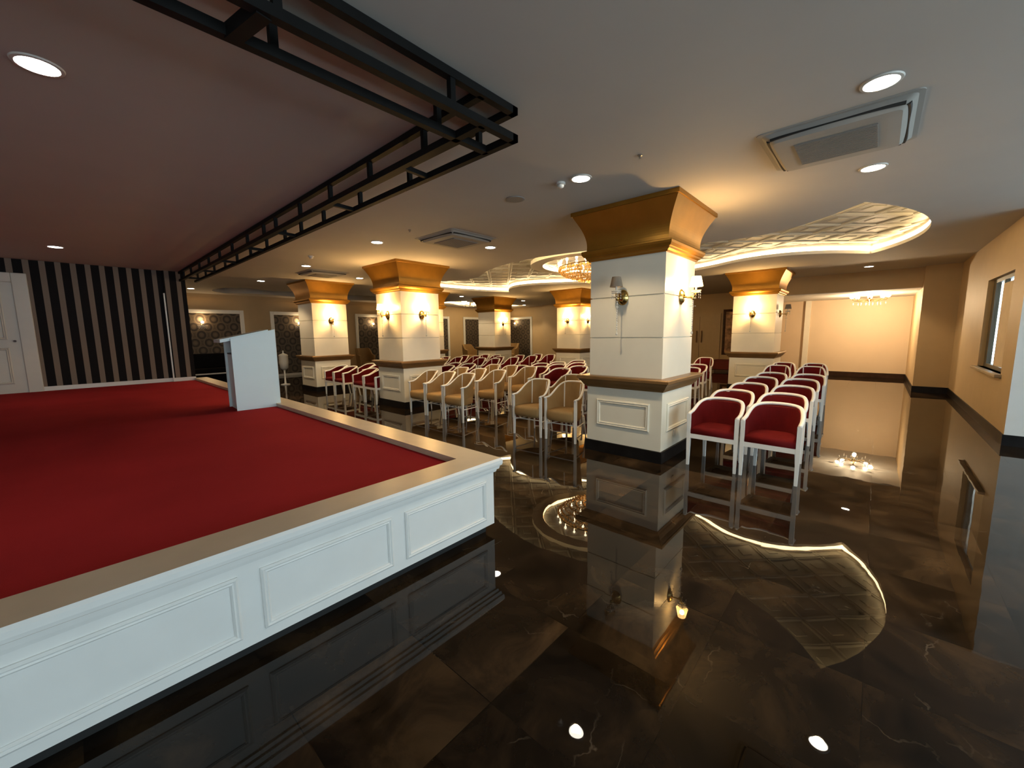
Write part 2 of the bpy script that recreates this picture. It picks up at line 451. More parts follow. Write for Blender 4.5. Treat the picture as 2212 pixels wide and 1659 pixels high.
# left wall with wallpaper niches, striped stage wall
struct('wall_left', B(1.9, 18.5, YL, YL+.3, 0, CEIL), M['wall'])
struct('wall_stage', B(XB, 2.0, YS, YS+.2, 0, CEIL), M['stripes'])
struct('wall_stage_pier', B(1.60, 2.0, YS-.05, YS, 0.5, CEIL), M['stripes'])
struct('trim_4', B(1.575, 1.60, YS-.055, YS, 0.6, 2.62), M['white'])
struct('wall_stage_end', B(1.9, 2.0, YS+.2, YL, 0, CEIL), M['wall'])

# skirtings
def base(name, bm, m=None): return struct(name, bm, m or M['black_stone'])
base('baseboard_right', B(XE, 14.35, YR, YR+.015, 0, .15))
base('baseboard_bay', B(XE-.02, XE-.004, YW, YR+.015, 0, .15))
bm = BM(); box(bm, 14.335, 14.35, YR, -0.745, 0, .15); box(bm, 14.35, 17.95, -0.76, -0.745, 0, .15); base('baseboard_recess_right', bm)
base('baseboard_recess_left', B(14.35, 17.93, 3.035, 3.05, 0, .13), M['dark_stone'])
base('baseboard_recess_back', B(17.93, 17.95, -0.745, 3.035, 0, .15), M['dark_stone'])
base('baseboard_far', B(XF-.015, XF, 3.3, 9.0, 0, .13), M['dark_stone'])
base('baseboard_left', B(2.0, XF, YL-.02, YL, 0, .09), M['plastic'])
bm = BM(); box(bm, -0.42, 1.575, YS-.03, YS, 0.5, 0.655); box(bm, 1.575, 2.0, YS-.085, YS-.05, 0.5, 0.655); base('baseboard_stage', bm, M['white'])

# wallpaper niches with white frames on the left wall and far corner
def niche(n, u0, u1, zb, zt, axis, pos, m):
    bm = BM()
    if axis == 'x': box(bm, u0+.1, u1-.1, pos-.012, pos, zb, zt-.1)
    else: box(bm, pos-.012, pos, u0+.1, u1-.1, zb, zt-.1)
    struct('wall_paper_%d' % n, bm, m)
    bm = BM(); w = .13; d = .05
    for a0, a1, z0, z1 in ((u0, u0+w, zb, zt), (u1-w, u1, zb, zt), (u0+w, u1-w, zt-w, zt)):
        if axis == 'x': box(bm, a0, a1, pos-d, pos, z0, z1)
        else: box(bm, pos-d, pos, a0, a1, z0, z1)
    struct('trim_%d' % (4+n), bm, M['white'], bevel=.01)
bm = BM(); box(bm, 2.0, XF, YL-.07, YL, 3.0, CEIL-.004); box(bm, 2.0, XF, YL-.04, YL, 2.95, 3.0); struct('trim_12', bm, M['wall'])
for n, (a, b_) in enumerate([(2.1, 4.54), (5.43, 7.95), (8.92, 11.4), (12.1, 14.4), (15.43, 17.9)]):
    niche(n+1, a, b_, 0.09, 2.58, 'x', YL, M['damask'])
niche(6, 14.9, 17.35, 0.0, 2.56, 'y', XF, M['damask_y'])

# door on the striped wall and double door at the far wall
def near_door():
    bm = BM(); box(bm, -1.75, -0.62, YS-.03, YS, .52, 2.68); d = struct('door_1', bm, M['door'])
    bm = BM()
    for z0, z1 in ((.75, 1.45), (1.6, 2.5)): ramp_frame(bm, -1.6, -.77, z0, z1, .05, .02, lambda u, v, h: (u, YS-.03-h, v))
    obj('door_panel', bm, M['door'], d)
    bm = BM(); lathe(bm, [(.02, 0), (.02, .03)], 12, (0, 0, 0)); bmesh.ops.rotate(bm, verts=bm.verts[:], matrix=Matrix.Rotation(PI/2, 3, 'X'))
    bmesh.ops.translate(bm, verts=bm.verts[:], vec=(-.69, YS-.03, 1.57)); tube(bm, [(-.69, YS-.03, 1.57), (-.69, YS-.075, 1.57)], [.012, .02])
    obj('door_handle', bm, M['dark_wood'], d)
    bm = BM()
    box(bm, -.62, -.42, YS-.06, YS, .5, 2.86); box(bm, -1.95, -1.75, YS-.06, YS, .5, 2.86); box(bm, -1.75, -.62, YS-.06, YS, 2.68, 2.86)
    obj('door_frame', bm, M['door'], d, bevel=.012)
near_door()
def far_door():
    x = XF
    d = struct('door_2', B(x-.03, x, 4.95, 6.35, 0.02, 2.2), M['door_beige'])
    bm = BM(); box(bm, x-.05, x, 4.83, 4.95, 0, 2.32); box(bm, x-.05, x, 6.35, 6.47, 0, 2.32); box(bm, x-.05, x, 4.95, 6.35, 2.2, 2.32)
    obj('door_frame', bm, M['door_beige'], d)
    obj('door_gap', B(x-.034, x-.03, 5.645, 5.655, 0.02, 2.2), M['dark_wood'], d)
    for y in (5.55, 5.75):
        bm = BM(); tube(bm, [(x-.08, y, 1.12), (x-.08, y, 1.62)], .022, 10); box(bm, x-.08, x-.03, y-.012, y+.012, 1.18, 1.21); box(bm, x-.08, x-.03, y-.012, y+.012, 1.53, 1.56)
        obj('door_handle', bm, M['bronze'], d)
far_door()

# windows: big bay windows behind the camera, small one in the right wall
def bay_window(n, h0, h1, zb, zt, back=False):
    bm = BM(); y = YW-.15; w = .07
    def box(bm, a0, a1, y0, y1, z0, z1):
        if not back: return globals()['box'](bm, a0, a1, y0, y1, z0, z1)
        return globals()['box'](bm, y0-YW+XB, y1-YW+XB, a0, a1, z0, z1)
    for a0, a1, z0, z1 in ((h0, h0+w, zb, zt), (h1-w, h1, zb, zt), (h0+w, h1-w, zb, zb+w), (h0+w, h1-w, zt-w, zt), ((h0+h1)/2-w/2, (h0+h1)/2+w/2, zb+w, zt-w)):
        box(bm, a0, a1, y-.04, y+.04, z0, z1)
    f = struct('window_%d' % n, bm, M['white'])
    bm = BM(); mid = (h0+h1)/2
    for a0, a1 in ((h0+w, mid-w/2), (mid+w/2, h1-w)): box(bm, a0, a1, y-.005, y+.005, zb+w, zt-w)
    obj('window_pane', bm, M['glass'], f)
    lt = bpy.data.lights.new('daylight_portal', 'AREA'); lt.shape = 'RECTANGLE'; lt.size = h1-h0; lt.size_y = zt-zb; lt.cycles.is_portal = True
    lo = bpy.data.objects.new('daylight_portal', lt); link(lo); lo.location = ((h0+h1)/2, YW-.29, (zb+zt)/2); lo.rotation_euler = (PI/2, 0, 0)
    if back: lo.location = (XB-.29, (h0+h1)/2, (zb+zt)/2); lo.rotation_euler = (PI/2, 0, -PI/2)
for n, wdef in enumerate(NEARWIN): bay_window(n+1, *wdef)
for n, wdef in enumerate(BACKWIN): bay_window(n+5, *wdef, back=True)
def side_window():
    y = YR-.10
    bm = BM(); w = .06
    for a0, a1, z0, z1 in ((9.12, 9.18, .92, 2.42), (10.80, 11.0, .92, 2.42), (9.18, 10.80, .92, .98), (9.18, 10.80, 2.36, 2.42), (10.16, 10.22, .98, 2.36)):
        box(bm, a0, a1, y-.03, y+.03, z0, z1)
    f = struct('window_4', bm, M['frame_grey'])
    bm = BM(); box(bm, 9.18, 10.16, y-.004, y+.004, .98, 2.36); box(bm, 10.22, 10.80, y-.004, y+.004, .98, 2.36)
    obj('window_pane', bm, M['glass'], f)
    obj('window_blind', B(9.50, 10.13, y+.032, y+.038, .99, 2.30), M['brick_out'], f)
    obj('window_sill', B(9.05, 11.12, YR-.13, YR+.07, .87, .92), M['sill'], f, bevel=.01)
    lt = bpy.data.lights.new('daylight_portal', 'AREA'); lt.shape = 'RECTANGLE'; lt.size = 1.88; lt.size_y = 1.5; lt.cycles.is_portal = True
    lo = bpy.data.objects.new('daylight_portal', lt); link(lo); lo.location = (10.06, YR-.126, 1.67); lo.rotation_euler = (PI/2, 0, 0)
side_window()

# ------------------------------------------------------------------ stage
SX, SY, ST = 2.182, 2.198, 0.618
def build_stage():
    st = thing('stage', 'low white panelled stage with red carpet and beige stone rim', 'stage', (SX, SY, 0))
    o_ = lambda x: x-SX
    p_ = lambda y: y-SY
    bm = BM(); box(bm, o_(XB+.002), 0, 0, p_(YS-.002), 0.07, .545); obj('skirt', bm, M['white'], st)
    bm = BM(); box(bm, o_(XB+.002), -.05, .05, p_(YS-.002), 0.0, .07); obj('plinth', bm, M['slot'], st)
    bm = BM()
    # L-shaped rim with nosing profile: front run and right run
    nose = [(0.0, .505), (-.015, .505), (-.02, .524), (-.033, .529), (-.038, .553), (-.05, .56), (-.054, .577), (-.054, .602), (-.043, ST), (.205, ST), (.205, .555)]
    loops = []
    yb = p_(YS-.002); xa = o_(XB+.002)
    ends = []
    for d, z in nose:
        ends.append(((xa, d, z), (-d, d, z), (-d, yb, z)))
    for k in range(len(nose)-1):
        a, b_ = ends[k], ends[k+1]
        va = [bm.verts.new(p) for p in a]; vb = [bm.verts.new(p) for p in b_]
        bm.faces.new((va[0], va[1], vb[1], vb[0])); bm.faces.new((va[1], va[2], vb[2], vb[1]))
    bmesh.ops.remove_doubles(bm, verts=bm.verts[:], dist=1e-5)
    bmesh.ops.recalc_face_normals(bm, faces=bm.faces[:])
    rim = obj('rim', bm, [M['stage_top'], M['white']], st)
    for f in rim.data.polygons:
        if abs(f.normal.z) < .7 and f.center.z < ST-.002 and not (f.center.y > .2 and f.center.x < -.2): f.material_index = 1
    bm = BM(); box(bm, xa, -.205, .205, yb, .545, .569); obj('carpet', bm, M['carpet'], st)
    # moulded panels along the front and the audience side
    x = 2.094; wd = .736
    while x > -4.0:
        if x < .5: wd = 1.1
        bm = BM(); ramp_frame(bm, o_(x-wd), o_(x), .128, .453, .034, .016, lambda u, v, h: (u, -h, v)); obj('panel_moulding', bm, M['white'], st); x -= wd+.096
    y = 2.30
    while y < 11.3:
        bm = BM(); ramp_frame(bm, p_(y), p_(y+.77), .128, .453, .034, .016, lambda u, v, h: (h, u, v)); obj('panel_moulding', bm, M['white'], st); y += .87
    return st
build_stage()

# ------------------------------------------------------------------ ceiling truss
def build_truss():
    t = thing('ceiling_truss', 'black square lattice truss hanging under the ceiling above the stage edges', 'truss', (2.188, 1.952, 2.924))
    ox, oy, oz = 2.188, 1.952, 2.924
    xo, yo, xi, yi, zt, zb = 2.188, 1.952, 1.90, 2.215, 3.10, 2.924
    xe, ye = XB+.05, YS-.1
    def part(name, p, q, w):
        bm = BM(); bar(bm, [a-b_ for a, b_ in zip(p, (ox, oy, oz))], [a-b_ for a, b_ in zip(q, (ox, oy, oz))], w); obj(name, bm, M['truss'], t)
    W = .048
    for z in (zt-.002, zb):
        part('chord', (xe, yo, z), (xo+.024, yo, z), W); part('chord', (xe, yi, z), (xo, yi, z), W)
        part('chord', (xo, yo-.024, z), (xo, ye, z), W); part('chord', (xi, yo, z), (xi, ye, z), W)
    w = .036
    for y in (2.29, 3.19, 4.09, 4.98, 5.67, 6.25, 7.02, 7.84, 8.63, 9.46, 10.31, 11.1, 11.9): part('upright', (xo, y, zb), (xo, y, zt), w)
    for y in (2.57, 3.36, 4.14, 4.92, 5.71, 6.17, 6.9, 7.71, 8.5, 9.3, 10.09, 10.9, 11.7): part('upright', (xi, y, zb), (xi, y, zt), w)
    for y in (2.89, 4.19, 5.8, 7.1, 8.6, 10.1, 11.5): part('cross_bar', (xi, y, zb), (xo, y+.03, zb), w)
    for x in (1.65, .72, -.2, -1.1, -2.0, -2.9, -3.8): part('upright', (x, yo, zb), (x, yo, zt), w)
    for x in (1.75, .79, -.1, -1.0, -1.9, -2.8, -3.7): part('upright', (x, yi, zb), (x, yi, zt), w)
    for x in (.62, -.8, -2.2, -3.6): part('cross_bar', (x, yi, zb), (x+.05, yo, zb), .06)
build_truss()

# ------------------------------------------------------------------ columns
def build_column(label, cx, cy):
    c = thing('column', label, 'column', (cx, cy, 0), 0, 'square columns of the hall')
    bm = BM(); sq_profile(bm, [(.535, 0), (.535, .14), (.53, .145)]); obj('plinth', bm, M['black_stone'], c)
    bm = BM(); sq_profile(bm, [(.515, .145), (.515, .885)]); obj('pedestal', bm, M['cream'], c)
    bm = BM(); sq_profile(bm, [(.505, .875), (.53, .878), (.535, .90), (.55, .905), (.575, .945), (.60, .975), (.605, .985), (.62, .99), (.622, 1.02), (.612, 1.033), (.48, 1.035)]); obj('dado_rail', bm, M['bronze'], c)
    # shaft with two shallow joints
    bm = BM(); sq_profile(bm, [(.495, 1.03), (.495, 1.522), (.478, 1.526), (.478, 1.534), (.495, 1.537), (.495, 2.032), (.478, 2.036), (.478, 2.044), (.495, 2.047), (.495, 2.53)]); obj('shaft', bm, M['cream'], c)
    prof = [(.49, 2.515), (.515, 2.515), (.52, 2.53), (.545, 2.545), (.55, 2.565), (.565, 2.57), (.585, 2.60), (.59, 2.625), (.587, 2.64), (.56, 2.65), (.537, 2.655), (.535, 2.70)]
    for k in range(1, 15):
        t = k/14; prof.append((.535+.14*(1-math.cos(t*PI/2))**1.0*1.0, 2.70+.38*math.sin(t*PI/2)**1.0*1.0 if False else 2.70+.38*t))
    prof += [(.69, 3.082), (.69, 3.129)]
    bm = BM(); sq_profile(bm, prof); obj('capital', bm, M['gold'], c)
    for k in range(4):
        a = k*PI/2; ca, sa = math.cos(a), math.sin(a)
        bm = BM(); ramp_frame(bm, -.365, .365, .37, .72, .05, .022, lambda u, v, h: (ca*(-.515-h)-sa*u, sa*(-.515-h)+ca*u, v))
        obj('panel_moulding', bm, M['cream'], c)
    return c
COLS = {'C1': (5.215, 2.365), 'C2': (5.28, 7.99), 'C3': (5.16, 12.28), 'C4': (12.6, 12.45), 'C5': (8.95, 12.5), 'C6': (12.68, 8.3), 'C7': (12.66, 2.45)}
CL = {'C1': 'large cream and gold column in front, beside the red chair rows', 'C2': 'second column from the stage, cream with gold capital, two lit lamps',
      'C3': 'cream column with gold capital nearest the lectern, behind red chairs', 'C4': 'distant cream column with gold capital between the wall niches in the far corner',
      'C5': 'far column almost hidden behind the two-lamp column near the stage', 'C6': 'far column half hidden behind the large front column',
      'C7': 'far right cream column with gold capital beside the bright recess'}
col0 = None
for k, (x, y) in COLS.items():
    if col0 is None: col0 = build_column(CL[k], x, y)
    else: dup(col0, (x, y, 0), 0, CL[k])
tag(obj('wall_outlet', B(5.09, 5.16, 2.365-.515-.012, 2.365-.515, .27, .35), M['plastic'], bevel=.005), 'small white power outlet low on the large front column', 'outlet')

# ------------------------------------------------------------------ sconces
# local frame: wall plane x=0, fixture projects to -x
def build_sconce(label, loc, rz, lit):
    s = thing('wall_sconce', label, 'wall lamp', loc, rz, 'brass column sconces')
    bm = BM(); lathe(bm, [(.075, 0), (.075, -.012), (.062, -.02), (.055, -.034), (.03, -.045), (.001, -.047)], 20, axis='X')
    for v in bm.verts: v.co.z *= 1.3
    obj('backplate', bm, M['brass'], s, smooth=True)
    bm = BM(); tube(bm, [(-.04, 0, 0), (-.09, 0, -.012), (-.14, 0, -.01), (-.175, 0, .012), (-.18, 0, .04)], .010, 8); lathe(bm, [(.001, -.03), (.016, -.02), (.02, 0), (.012, .02)], 12, (-.15, 0, -.02)); obj('arm', bm, M['brass'], s, smooth=True)
    bm = BM(); lathe(bm, [(.012, .04), (.035, .045), (.06, .062), (.064, .07), (.058, .068), (.02, .052), (.008, .055)], 16, (-.18, 0, 0)); obj('drip_dish', bm, M['crystal'], s, smooth=True)
    bm = BM(); lathe(bm, [(.011, .05), (.011, .12)], 10, (-.18, 0, 0)); obj('candle_tube', bm, M['plastic'], s)
    bm = BM(); lathe_open = [(.078, .115), (.052, .235)]
    n = 20; rows = [[bm.verts.new((-.18+r*math.cos(2*PI*k/n), r*math.sin(2*PI*k/n), z)) for k in range(n)] for r, z in lathe_open]
    for k in range(n): bm.faces.new((rows[0][k], rows[0][(k+1) % n], rows[1][(k+1) % n], rows[1][k]))
    bmesh.ops.solidify(bm, geom=bm.faces[:], thickness=.002)
    obj('lamp_shade', bm, M['shade_lit'] if lit else M['shade_off'], s, smooth=True)
    bm = BM()
    for a in range(5):
        ang = a*2*PI/5; cx_, cy_ = -.18+.055*math.cos(ang), .055*math.sin(ang)
        for k in range(3): lathe(bm, [(.001, -.012), (.006, 0), (.001, .012)], 6, (cx_, cy_, .04-.03*k))
    for k in range(13): lathe(bm, [(.001, -.014), (.009, 0), (.001, .014)], 6, (-.15, 0, -.06-.028*k))
    lathe(bm, [(.001, -.035), (.016, -.01), (.001, .02)], 8, (-.15, 0, -.44)); box(bm, -.185, -.115, -.003, .003, -.125, -.118)
    tube(bm, [(-.15, 0, -.02), (-.15, 0, -.44)], .003, 5)
    tube(bm, [(-.18+.055*math.cos(a*PI/5), .055*math.sin(a*PI/5), .045) for a in range(10)], .004, 5, closed=True)
    tube(bm, [(-.18, 0, .045), (-.15, 0, -.02)], .003, 5)
    obj('crystal_drops', bm, M['crystal'], s)
    if lit:
        lt = bpy.data.lights.new('sconce_bulb', 'POINT'); lt.energy = 62; lt.color = (1.0, .58, .20); lt.shadow_soft_size = .03
        lo = bpy.data.objects.new('sconce_bulb', lt); link(lo, s); lo.location = (-.18, 0, .175)
    return s
proto = {}
def sconce(col, face, lit, label, z=2.03):
    x, y = COLS[col]
    if face == 'x': loc, rz = (x-.495, y+.03, z), 0
    else: loc, rz = (x+.02, y-.495, z), PI/2
    if lit not in proto: proto[lit] = build_sconce(label, loc, rz, lit)
    else: dup(proto[lit], loc, rz, label)
sconce('C1', 'x', False, 'unlit brass sconce with beige shade on the large front column')
sconce('C1', 'y', True, 'lit brass sconce on the bright right face of the large front column')
sconce('C2', 'x', True, 'lit sconce on the stage-side face of the two-lamp column')
sconce('C2', 'y', True, 'lit sconce on the right face of the two-lamp column')
sconce('C3', 'y', True, 'lit sconce on the column nearest the lectern')
sconce('C4', 'y', True, 'lit sconce on the distant column between the far corner niches')
sconce('C6', 'x', True, 'lit sconce on the far column half hidden by the front column')
sconce('C6', 'y', True, 'lit sconce glowing just beside the edge of the front column')
sconce('C7', 'x', True, 'lit sconce glowing on the far right column')
sconce('C7', 'y', False, 'unlit grey-shaded sconce at the right edge of the far right column')
sconce('C5', 'y', True, 'lit sconce on the nearly hidden far column')

# small wall lights in the wallpaper niches
def niche_light(label, loc, rz, first=[None]):
    if first[0] is not None: return dup(first[0], loc, rz, label)
    s = thing('crystal_wall_light', label, 'wall light', loc, rz, 'crystal wall lights on the wallpaper'); first[0] = s
    bm = BM(); lathe(bm, [(.04, 0), (.04, -.02), (.01, -.03)], 12, axis='X'); obj('backplate', bm, M['brass'], s)
    bm = BM(); tube(bm, [(-.02, 0, 0), (-.1, 0, 0), (-.12, 0, .06)], .008, 6); obj('arm', bm, M['brass'], s)
    bm = BM(); bmesh.ops.create_uvsphere(bm, u_segments=12, v_segments=8, radius=.045); bmesh.ops.translate(bm, verts=bm.verts[:], vec=(-.12, 0, .10)); obj('bulb', bm, M['bulb'], s, smooth=True)
    bm = BM()
    for k in range(9):
        a = PI*(k/8); tube(bm, [(-.1, 0, -.01), (-.1+.02*math.sin(k), .15*math.cos(a), -.03-.13*math.sin(a))], .006, 5)
    obj('crystal_drops', bm, M['crystal'], s)
    lt = bpy.data.lights.new('niche_bulb', 'POINT'); lt.energy = 10; lt.color = (1.0, .64, .30); lt.shadow_soft_size = .05
    lo = bpy.data.objects.new('niche_bulb', lt); link(lo, s); lo.location = (-.12, 0, .2)
    return s
niche_light('small crystal wall light on the wallpaper nearest the striped wall', (3.24, YL-.012, 2.03), PI/2)
niche_light('small crystal wall light on the wallpaper behind the lectern-side column', (6.45, YL-.012, 2.03), PI/2)
niche_light('small crystal wall light on the wallpaper left of the two-lamp column', (9.75, YL-.012, 2.03), PI/2)
niche_light('small crystal wall light on the dark wallpaper of the far corner', (XF-.012, 16.15, 2.10), 0)

# ------------------------------------------------------------------ downlights
def downlight(label, x, y, power=38, tint=(1.0, .75, .44), first=[None]):
    if first[0] is not None: d = dup(first[0], (x, y, CEIL), 0, label)
    else:
        d = thing('ceiling_downlight', label, 'ceiling light', (x, y, CEIL), 0, 'round recessed downlights'); first[0] = d
        bm = BM(); lathe(bm, [(.085, -.002), (.088, -.010), (.104, -.008), (.108, 0)], 28)
        bmesh.ops.delete(bm, geom=[f for f in bm.faces if len(f.verts) > 4], context='FACES_ONLY'); obj('trim_ring', bm, M['plastic'], d)
        bm = BM(); bmesh.ops.create_circle(bm, cap_ends=True, segments=28, radius=.086); bmesh.ops.translate(bm, verts=bm.verts[:], vec=(0, 0, -.004)); obj('lens', bm, M['lamp'], d, recalc=False)
    lt = bpy.data.lights.new('downlight_spot', 'SPOT'); lt.energy = power; lt.color = tint; lt.spot_size = math.radians(112); lt.spot_blend = .35; lt.shadow_soft_size = .06
    lo = bpy.data.objects.new('downlight_spot', lt); link(lo); lo.location = (x, y, CEIL-.02)
DL = [(3.60, 2.31, 'round downlight just in front of the large front column'), (5.32, .15, 'round downlight between the near air conditioner and the scalloped recess'),
      (3.57, .10, 'largest round downlight at upper right, beside the near air conditioner'), (.04, 3.61, 'round downlight over the stage at the upper left'),
      (.01, 10.28, 'round downlight over the stage near the striped wall'), (3.60, 6.26, 'round downlight left of the middle air conditioner'),
      (5.22, 5.23, 'round downlight right of the middle air conditioner'), (3.67, 9.40, 'round downlight beside the farthest air conditioner'),
      (5.43, 10.43, 'round downlight between the two gold capitals near the stage'), (3.74, 12.74, 'round downlight left of the capital nearest the lectern'),
      (2.75, 16.1, 'round downlight at the end of the striped wall'), (13.4, .28, 'round downlight in front of the bright recess'),
      (10.95, 12.68, 'round downlight under the scalloped recess left of the distant column'), (14.6, 12.5, 'upper of two small downlights right of the distant column'),
      (16.9, 14.4, 'lower of two small downlights right of the distant column')]
for x, y, l in DL: downlight(l, x, y, 90 if x > 3 else 24)

# ------------------------------------------------------------------ air conditioners, detectors, speaker
def rrect(hx, hy, r, n=5):
    pts = []
    for cx_, cy_, a0 in ((hx-r, hy-r, 0), (-hx+r, hy-r, PI/2), (-hx+r, -hy+r, PI), (hx-r, -hy+r, 1.5*PI)):
        for k in range(n+1): pts.append((cx_+r*math.cos(a0+k*PI/2/n), cy_+r*math.sin(a0+k*PI/2/n)))
    return pts
def build_ac(label, loc):
    a = thing('air_conditioner', label, 'air conditioner', loc, 0, 'ceiling cassette air conditioners')
    bm = BM(); loft(bm, [[(x, y, z) for x, y in rrect(h, h, .04)] for h, z in ((.475, 0), (.475, -.006), (.445, -.008), (.375, -.062), (.30, -.066))]); obj('panel', bm, M['ac'], a)
    bm = BM(); box(bm, -.25, .25, -.25, .25, -.074, -.060)
    for k in range(18): box(bm, -.245+k*.0275, -.235+k*.0275, -.245, .245, -.078, -.072)
    obj('intake_grille', bm, M['grille'], a)
    for k in range(4):
        R_ = Matrix.Rotation(k*PI/2, 3, 'Z')
        bm = BM(); pts = []
        for i in range(17):
            u = -1+2*i/16; pts.append(R_ @ Vector((-.412+.012*abs(u)**5, .385*u, -.034)))
        tube(bm, pts, [.006+.010*abs(-1+2*i/16)**2 for i in range(17)], 6); obj('air_slot', bm, M['slot'], a)
    return a
ac0 = build_ac('nearest ceiling air conditioner, square panel with dark slots at upper right', (4.30, .36, CEIL))
dup(ac0, (4.37, 5.16, CEIL), 0, 'middle ceiling air conditioner left of the large front column')
dup(ac0, (4.35, 10.2, CEIL), 0, 'farthest ceiling air conditioner above the column nearest the lectern')
def detector(label, x, y, first=[None]):
    if first[0] is not None: return dup(first[0], (x, y, CEIL), 0, label)
    d = thing('smoke_detector', label, 'smoke detector', (x, y, CEIL), 0, 'ceiling smoke detectors'); first[0] = d
    bm = BM(); lathe(bm, [(.05, 0), (.05, -.018), (.042, -.022)], 16); obj('base', bm, M['plastic'], d)
    bm = BM(); lathe(bm, [(.036, -.022), (.036, -.04), (.022, -.052), (.001, -.054)], 16); obj('sensor_head', bm, M['plastic'], d, smooth=True)
detector('white smoke detector beside the downlight before the front column', 3.56, 2.53)
detector('white smoke detector near the farthest air conditioner', 3.31, 8.21)
bm = BM(); lathe(bm, [(.11, 0), (.11, -.006), (.095, -.010), (.001, -.010)], 24); o = obj('ceiling_speaker', bm, M['grille']); o.location = (3.61, 3.2, CEIL); tag(o, 'round flush grey ceiling speaker above the stage corner', 'speaker')
for x, y, l in ((3.51, 1.65, 'tiny sprinkler head on the ceiling before the front column'), (3.54, 5.22, 'tiny sprinkler head on the ceiling left of the middle air conditioner')):
    bm = BM(); lathe(bm, [(.02, 0), (.02, -.008), (.008, -.012), (.008, -.03), (.014, -.034), (.001, -.036)], 10); o = obj('sprinkler_head', bm, M['steel']); o.location = (x, y, CEIL); tag(o, l, 'sprinkler', 'ceiling sprinkler heads')

# ------------------------------------------------------------------ chandeliers
def big_chandelier(cx, cy):
    c = thing('crystal_chandelier', 'large round crystal chandelier glowing in the scalloped ceiling recess', 'chandelier', (cx, cy, ZT))
    bm = BM(); n = 40
    prof = [(1.65, 0), (1.65, -.09), (1.35, -.09), (1.35, 0)]
    rows = [[bm.verts.new((r*math.cos(2*PI*k/n), r*math.sin(2*PI*k/n), z)) for k in range(n)] for r, z in prof]
    for a, b_ in zip(rows, rows[1:]):
        for k in range(n): bm.faces.new((a[k], a[(k+1) % n], b_[(k+1) % n], b_[k]))
    obj('ceiling_ring', bm, M['cream'], c, smooth=False)
    bm = BM(); rows = [[bm.verts.new((1.345*math.cos(2*PI*k/n), 1.345*math.sin(2*PI*k/n), z)) for k in range(n)] for z in (-.02, -.085)]
    for k in range(n): bm.faces.new((rows[0][k], rows[0][(k+1) % n], rows[1][(k+1) % n], rows[1][k]))
    obj('ring_light', bm, M['led'], c)
    bm = BM(); lathe(bm, [(.06, 0), (.06, -.03), (.02, -.05), (.02, -.25)], 16); obj('stem', bm, M['brass'], c)
    bm = BM()
    for r, z in ((.95, -.14), (.55, -.12)): tube(bm, [(r*math.cos(2*PI*k/36), r*math.sin(2*PI*k/36), z) for k in range(36)], .014, 6, closed=True)
    for k in range(8): tube(bm, [(.02*math.cos(k*PI/4), .02*math.sin(k*PI/4), -.1), (.95*math.cos(k*PI/4), .95*math.sin(k*PI/4), -.14)], .009, 6)
    obj('frame', bm, M['brass'], c)
    bm = BM()    # crystal basket: rings of drops forming a bowl
    for r, z, cnt, ln in ((.95, -.20, 64, .05), (.88, -.27, 60, .05), (.78, -.33, 54, .05), (.64, -.38, 46, .05), (.48, -.42, 36, .05), (.3, -.45, 24, .05), (.12, -.47, 10, .05)):
        for k in range(cnt):
            a = 2*PI*k/cnt; lathe(bm, [(.001, -ln), (.03, 0), (.001, ln)], 5, (r*math.cos(a), r*math.sin(a), z))
        tube(bm, [(r*math.cos(2*PI*k/40), r*math.sin(2*PI*k/40), z) for k in range(40)], .01, 5, closed=True)
    for k in range(8):
        a = 2*PI*k/8; tube(bm, [(r*math.cos(a), r*math.sin(a), z) for r, z in ((.95, -.20), (.88, -.27), (.78, -.33), (.64, -.38), (.48, -.42), (.3, -.45), (.12, -.47))], .01, 5)
    obj('crystal_basket', bm, M['amber'], c)
    for r, z, cnt in ((.95, -.05, 20), (.55, -.03, 10)):
        for k in range(cnt):
            a = 2*PI*k/cnt; bm = BM(); lathe(bm, [(.012, -.08), (.012, -.02), (.03, .01), (.024, .04), (.002, .065)], 8, (r*math.cos(a), r*math.sin(a), z)); obj('bulb', bm, M['bulb'], c, smooth=True)
    lt = bpy.data.lights.new('chandelier_glow', 'POINT'); lt.energy = 60; lt.color = (1, .60, .25); lt.shadow_soft_size = .04
    lo = bpy.data.objects.new('chandelier_glow', lt); link(lo, c); lo.location = (0, 0, -.62)
big_chandelier(8.9, 5.2)

